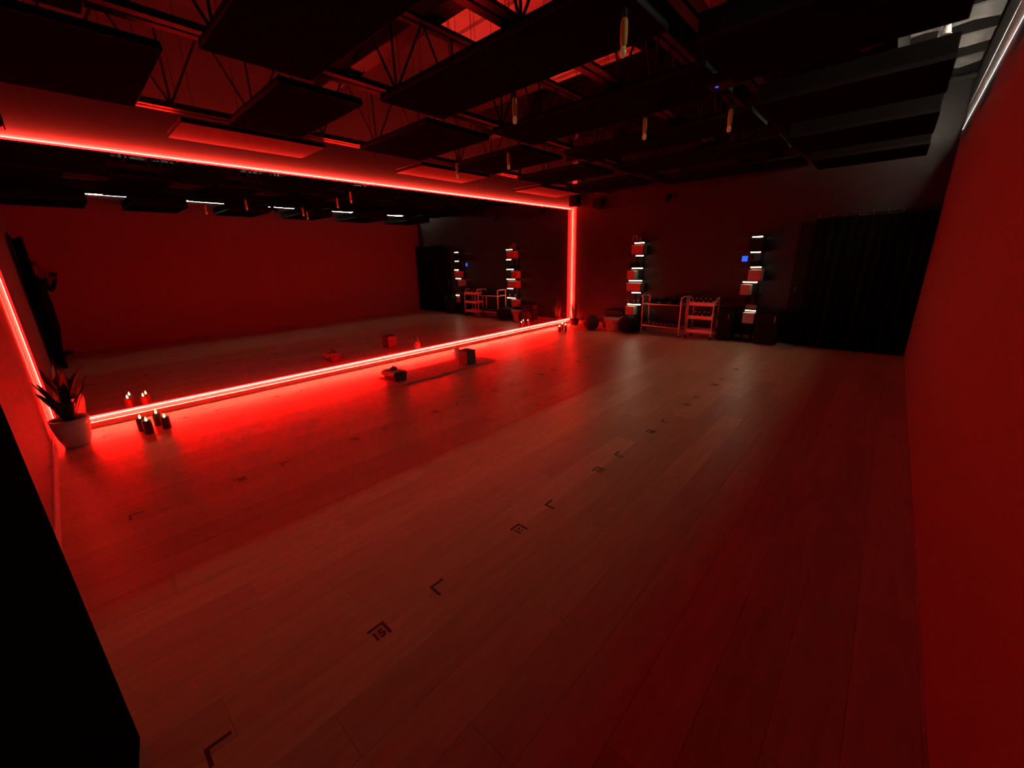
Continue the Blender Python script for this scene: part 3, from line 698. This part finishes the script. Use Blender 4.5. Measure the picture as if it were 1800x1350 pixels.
for (xr, n0, kn, kl, rn) in ROWS:
    for k in range(max(kn, kl)):
        if k < kn:
            t = thing('floor_number_decal', f'black corner decal numbered {n0 + k}, {ORD[k]} in the {rn}', 'floor decal', (xr, 0.972 + 0.914 * k, 0), group='numbered floor decals')
            obj('corner_mark', arm_mesh('number'), M_vinyl, t)
            nu = bpy.data.objects.new('numeral', text_mesh(str(n0 + k))); C.objects.link(nu); nu.parent = t
            nu.location = (0.021, -0.018, 0.0006); nu.rotation_euler = (0, 0, R(90))
        if k < kl:
            o = obj('floor_corner_decal', arm_mesh('corner'), M_vinyl, loc=(xr, 0.312 + 0.914 * k, 0))
            tag(o, f'plain black corner decal, {ORD[k]} from the doorway end in the {rn}', 'floor decal', 'plain corner floor decals')

# ------------------------------------------------------------------ speakers, ceiling gear
def speaker(loc, rz, label):
    t = thing('wall_speaker', label, 'speaker', loc, rz)
    boxobj('cabinet', (-0.10, 0.10, -0.09, 0.09, -0.12, 0.12), M_black, t, bevel=0.012)
    boxobj('grille', (-0.088, 0.088, -0.098, -0.091, -0.108, 0.108), M_panel, t, bevel=0.003)
    b = bm_new(); tube(b, [(0, 0.09, 0), (0, 0.155, 0)], 0.014, 8); obj('bracket', b, M_steeld, t)
speaker((0.185, 8.62, 2.775), R(0), 'black box speaker high in the far mirror corner')
speaker((0.135, 0.27, 2.78), R(180), 'black box speaker high at the near end of the mirror')
t = thing('round_speaker', 'round black wall speaker high on the far wall', 'speaker', (0.72, 8.70, 2.675))
bm = bm_new(); tube(bm, [(0, 0.08, 0), (0, 0.02, 0), (0, -0.05, 0), (0, -0.06, 0)], [0.10, 0.125, 0.125, 0.11], 28); obj('housing', bm, M_black, t, smooth=True)
bm = bm_new(); tube(bm, [(0.118 * math.cos(a * math.pi / 16), -0.062, 0.118 * math.sin(a * math.pi / 16)) for a in range(32)], 0.006, 6, closed=True); obj('rim', bm, M_steel, t, smooth=True)
bm = bm_new(); tube(bm, [(0, 0.081, 0), (0, 0.099, 0)], 0.04, 12); obj('mount', bm, M_steeld, t)
t = thing('spotlight', 'small black unlit spotlight on the far wall above the white rack', 'spotlight', (2.30, 8.66, 2.60))
bm = bm_new(); tube(bm, [(0, 0.04, 0.05), (0, -0.06, -0.05)], 0.05, 16); obj('can', bm, M_black, t, smooth=False)
bm = bm_new(); tube(bm, [(0, 0.06, 0.045), (0, 0.139, 0.045)], 0.012, 8); obj('arm', bm, M_black, t)

# amber glass pendants
M_amberg = mat('amber_glass_glow', (0.35, 0.16, 0.04), 0.2, emit=(1.0, 0.48, 0.12), estr=0.010)
M_bulb = mat('dim_filament_bulb', (0.6, 0.4, 0.15), 0.3, emit=(1.0, 0.58, 0.18), estr=0.05)
for i, (px, py, pl) in enumerate(((3.84, 4.28, 'third row gap, middle'), (3.335, 3.066, ''), (2.18, 4.25, ''), (1.41, 4.12, ''), (4.46, 2.68, ''), (4.46, 4.62, ''))):
    lab = ['dim amber glass pendant hanging nearest the far lit corner patch', 'dim amber glass pendant second from the centre of the ceiling', 'dim amber glass pendant between the mirror and the room centre', 'dim amber glass pendant hanging closest to the mirror', 'dim amber glass pendant hanging closest to the plain wall', 'dim amber glass pendant near the small blue indicator light'][i]
    t = thing('pendant_lamp', lab, 'lamp', (px, py, 2.55), group='amber pendants')
    b = bm_new(); lathe(b, [(0.012, 0.05), (0.018, 0.06), (0.020, 0.10), (0.019, 0.16), (0.015, 0.175)], 16, cap_top=True); obj('glass_tube', b, M_amberg, t, smooth=True)
    b = bm_new(); lathe(b, [(0.006, 0.0), (0.016, 0.008), (0.018, 0.03), (0.014, 0.049)], 16, cap_top=True); obj('bulb', b, M_bulb, t, smooth=True)
    b = bm_new(); lathe(b, [(0.014, 0.176), (0.014, 0.21), (0.006, 0.22)], 14, cap_top=True); obj('socket', b, M_steeld, t, smooth=True)
    b = bm_new(); tube(b, [(0, 0, 0.22), (0, 0, (PZ0 if any(xa < px < xb and any(ya < py < yb for ya, yb in ys) for _, (xa, xb), ys in cols) else (3.71 if px > 5.0 else ZC)) - 2.55)], 0.003, 5); obj('cord', b, M_black, t)

# sprinkler drops near the plain wall
for i, yy in enumerate((2.6, 5.02, 7.70)):
    t = thing('sprinkler', f'{ORD[i]} pale sprinkler head from the doorway end hanging near the plain wall', 'sprinkler', (5.725, yy, 2.985), group='sprinkler drops')
    b = bm_new(); tube(b, [(0, 0, 0.06), (0, 0, 0.725)], 0.012, 8); obj('drop_pipe', b, M_grey, t, smooth=True)
    b = bm_new(); lathe(b, [(0.008, 0.0), (0.024, 0.012), (0.020, 0.035), (0.014, 0.06)], 12, cap_top=True); obj('head', b, M_cartw, t, smooth=True)
    b = bm_new(); lathe(b, [(0.03, -0.004), (0.03, 0.0)], 14, cap_top=True); obj('deflector', b, M_grey, t)
# ceiling device with a blue indicator
t = thing('ceiling_receiver', 'black box under the ceiling panels with a tiny blue light', 'device', (4.60, 3.95, 2.70))
boxobj('housing', (-0.11, 0.11, -0.08, 0.08, 0, 0.07), M_black, t, bevel=0.008)
boxobj('bracket', (-0.03, 0.03, -0.03, 0.03, 0.07, 0.2), M_steeld, t)
bm = bm_new(); lathe(bm, [(0.012, -0.005), (0.012, 0.0)], 10, (-0.05, -0.02, 0), cap_top=True); obj('indicator', bm, emission_mat('blue_indicator_glow', (0.08, 0.10, 1.0), 0.8), t)

# ------------------------------------------------------------------ black door swung open against the near wall
hinge = Vector((4.98, 0.045)); free = Vector((4.13, 0.158))
v = free - hinge; ang = math.atan2(v.y, v.x)
d1 = thing('door_1', 'black door swung open against the near wall', 'door', (hinge.x, hinge.y, 0), ang)
del d1['category']; d1['kind'] = 'structure'
L_ = v.length
boxobj('leaf', (0.0, L_, -0.02, 0.02, 0.008, 2.06), mat('dead_black_door_paint', (0.0025, 0.0025, 0.0025), 1.0, spec=0.0, vary=0.2), d1, bevel=0.003)
for s in (1,):
    b = bm_new(); tube(b, [(L_ - 0.07, s * 0.02, 1.0), (L_ - 0.07, s * 0.065, 1.0), (L_ - 0.18, s * 0.068, 1.0)], 0.010, 10); obj('handle', b, M_steeld, d1, smooth=True)
for z in (0.25, 1.0, 1.8):
    b = bm_new(); tube(b, [(-0.006, -0.026, z - 0.05), (-0.006, -0.026, z + 0.05)], 0.007, 8); obj('hinge', b, M_steeld, d1)

# ------------------------------------------------------------------ person holding up a phone in the doorway
UPV = -CD
PHC = CAM - CF * 0.012 + CR * 0.050 - UPV * 0.020
t = thing('phone', 'dark phone held up by the person in the doorway', 'phone', PHC)
t.matrix_world = Matrix.Translation(PHC) @ Matrix((CR, UPV, -CF)).transposed().to_4x4()
boxobj('phone_body', (-0.074, 0.074, -0.036, 0.036, -0.0, 0.008), M_black, t, bevel=0.003)
boxobj('screen', (-0.070, 0.070, -0.033, 0.033, 0.0081, 0.0086), mat('dim_phone_glass', (0.01, 0.01, 0.01), 0.1), t)
PO = Vector((5.81, 0.115, 0)); PRV = Vector((0.953, 0.302, 0)); PFV = Vector((-0.302, 0.953, 0))
def W(r, f, z): return PO + PRV * r + PFV * f + Vector((0, 0, z))
V = []; E_ = []; RAD = []
def pt(p, rad, par=None):
    V.append(Vector(p)); RAD.append(rad if isinstance(rad, tuple) else (rad, rad))
    if par is not None: E_.append((par, len(V) - 1))
    return len(V) - 1
pel = pt(W(0, 0, 0.97), (0.155, 0.11))
sp1 = pt(W(0, 0.01, 1.14), (0.135, 0.095), pel); chest = pt(W(0, 0.0, 1.33), (0.16, 0.105), sp1)
nb = pt(W(0, 0.005, 1.45), 0.060, chest); nk = pt(W(0, 0.015, 1.50), 0.050, nb)
h1 = pt(W(0, 0.035, 1.555), (0.062, 0.075), nk); h2 = pt(W(0, 0.03, 1.62), (0.074, 0.092), h1); h3 = pt(W(0, 0.02, 1.685), (0.070, 0.085), h2); pt(W(0, 0.015, 1.725), (0.035, 0.045), h3)
hands = []
for s_, hp in ((1, CAM + CR * 0.143 - UPV * 0.03 - CF * 0.028), (-1, CAM - CR * 0.045 - UPV * 0.03 - CF * 0.028)):
    hip = pt(W(s_ * 0.09, 0, 0.90), 0.100, pel); kn = pt(W(s_ * 0.10, 0.025, 0.50), 0.066, hip)
    cf = pt(W(s_ * 0.10, -0.01, 0.33), 0.062, kn); an = pt(W(s_ * 0.10, -0.025, 0.095), 0.038, cf)
    hl = pt(W(s_ * 0.102, -0.02, 0.045), 0.042, an); pt(W(s_ * 0.118, 0.15, 0.033), (0.040, 0.030), hl)
    sh = pt(W(s_ * 0.175, 0.0, 1.395), 0.062, chest)
    elb = pt(W(0.255, 0.10, 1.20) if s_ > 0 else W(-0.20, 0.13, 1.19), 0.043, sh)
    wr_p = V[elb].lerp(hp, 0.80); wr = pt(wr_p, 0.027, elb)
    palm = pt(hp, (0.030, 0.016), wr)
    for i in range(4):
        ln = (0.9, 1.0, 0.95, 0.75)[i]
        b0 = hp + UPV * (0.030 - 0.017 * i) + CF * 0.006
        k1 = b0 + CF * 0.016 * ln + CR * (0.006 * s_); k2 = k1 + CF * 0.006 * ln - CR * (0.016 * s_) * ln + UPV * 0.004
        k3 = k2 - CR * (0.012 * s_) * ln if s_ > 0 else k2 - CF * 0.002 + UPV * 0.008
        f0 = pt(b0, 0.0095, palm); f1 = pt(k1, 0.009, f0); f2 = pt(k2, 0.0085, f1); pt(k3, 0.0075, f2)
    t0 = pt(hp - CF * 0.012 + UPV * 0.02, 0.012, palm); t1 = pt(hp - CF * 0.018 - CR * (0.022 * s_) + UPV * 0.028, 0.0105, t0); pt(hp - CF * 0.014 - CR * (0.042 * s_) + UPV * 0.026, 0.009, t1)
me = bpy.data.meshes.new('person_skeleton'); me.from_pydata([v_ - PO for v_ in V], E_, [])
po = bpy.data.objects.new('person_source', me); C.objects.link(po)
md = po.modifiers.new('skin', 'SKIN'); md.use_smooth_shade = True
for i, r_ in enumerate(RAD):
    me.skin_vertices[0].data[i].radius = r_
    me.skin_vertices[0].data[i].use_root = (i == 0)
sb = po.modifiers.new('sub', 'SUBSURF'); sb.levels = 2; sb.render_levels = 2
bpy.context.view_layer.update()
bme = bpy.data.meshes.new_from_object(po.evaluated_get(bpy.context.evaluated_depsgraph_get()))
bpy.data.objects.remove(po)
M_skin = mat('skin', (0.09, 0.055, 0.04), 0.55, vary=0.06, vscale=20)
M_top = mat('black_knit_top', (0.006, 0.006, 0.006), 0.95, spec=0.03, bump=0.3, bscale=200)
M_leg = mat('black_leggings', (0.005, 0.005, 0.006), 0.85, spec=0.05)
M_shoe = mat('dark_shoe_rubber', (0.012, 0.012, 0.012), 0.7, spec=0.1)
bme.materials.clear()
for m_ in (M_top, M_leg, M_skin, M_shoe): bme.materials.append(m_)
hps = [CAM + CR * 0.143 - UPV * 0.03 - CF * 0.028, CAM - CR * 0.045 - UPV * 0.03 - CF * 0.028]
for p in bme.polygons:
    c = p.center + PO; p.use_smooth = True
    if c.z < 0.10: p.material_index = 3
    elif c.z > 1.475 and (c - W(0, 0.02, 1.6)).length < 0.17: p.material_index = 2
    elif min((c - h_).length for h_ in hps) < 0.075: p.material_index = 2
    elif c.z < 0.93: p.material_index = 1
    else: p.material_index = 0
per = bpy.data.objects.new('person', None); C.objects.link(per); per.location = PO
tag(per, 'person in dark clothes standing in the doorway holding up a phone', 'person')
bo = bpy.data.objects.new('body', bme); C.objects.link(bo); bo.parent = per; bme.name = 'body'
hc = W(0, 0.02, 1.625) - PO
def head_pt(az, el, q=1.0):     # az from facing direction, metres on a head ellipsoid
    d = PRV * (math.sin(az) * math.cos(el) * 0.080) + PFV * (math.cos(az) * math.cos(el) * 0.098) + Vector((0, 0, math.sin(el) * 0.112))
    return hc + d * q
bm = bm_new(); rows = []
for i in range(9):
    el = R(88) - R(100) * i / 8; row = []
    for k in range(28):
        az = 2 * math.pi * k / 28
        front = max(0.0, math.cos(az)); e2 = max(el, R(38) * front ** 0.5 + (-R(30)) * (1 - front)) if front > 0.3 else el
        row.append(bm.verts.new(head_pt(az, e2, 1.09 + 0.012 * math.sin(k * 3 + i))))
    rows.append(row)
for A0, A1 in zip(rows, rows[1:]):
    for k in range(28): bm.faces.new((A0[k], A0[(k + 1) % 28], A1[(k + 1) % 28], A1[k]))
bm.faces.new(rows[0]); o = obj('hair', bm, mat('dark_brown_hair', (0.012, 0.008, 0.006), 0.6, bump=0.5, bscale=120), per, smooth=True)
bm = bm_new(); tube(bm, [head_pt(0, R(8), 1.0), head_pt(0, R(-8), 1.12), head_pt(0, R(-18), 1.20), head_pt(0, R(-24), 1.04)], [0.006, 0.009, 0.012, 0.007], 8); obj('nose', bm, M_skin, per, smooth=True)
for s_ in (-1, 1):
    bm = bm_new(); bmesh.ops.create_uvsphere(bm, u_segments=12, v_segments=8, radius=0.011, matrix=Matrix.Translation(head_pt(s_ * R(23), R(3), 0.94))); obj('eye', bm, mat('eye_white', (0.06, 0.055, 0.05), 0.3), per, smooth=True)
    bm = bm_new(); tube(bm, [head_pt(s_ * R(92), R(12), 1.0), head_pt(s_ * R(100), R(8), 1.16), head_pt(s_ * R(98), R(-8), 1.14), head_pt(s_ * R(92), R(-14), 1.0)], [0.006, 0.010, 0.008, 0.005], 8); obj('ear', bm, M_skin, per, smooth=True)
bm = bm_new(); tube(bm, [head_pt(R(-16), R(-38), 0.99), head_pt(0, R(-37), 1.05), head_pt(R(16), R(-38), 0.99)], [0.003, 0.007, 0.003], 8); obj('mouth', bm, mat('lip', (0.30, 0.12, 0.10), 0.5), per, smooth=True)
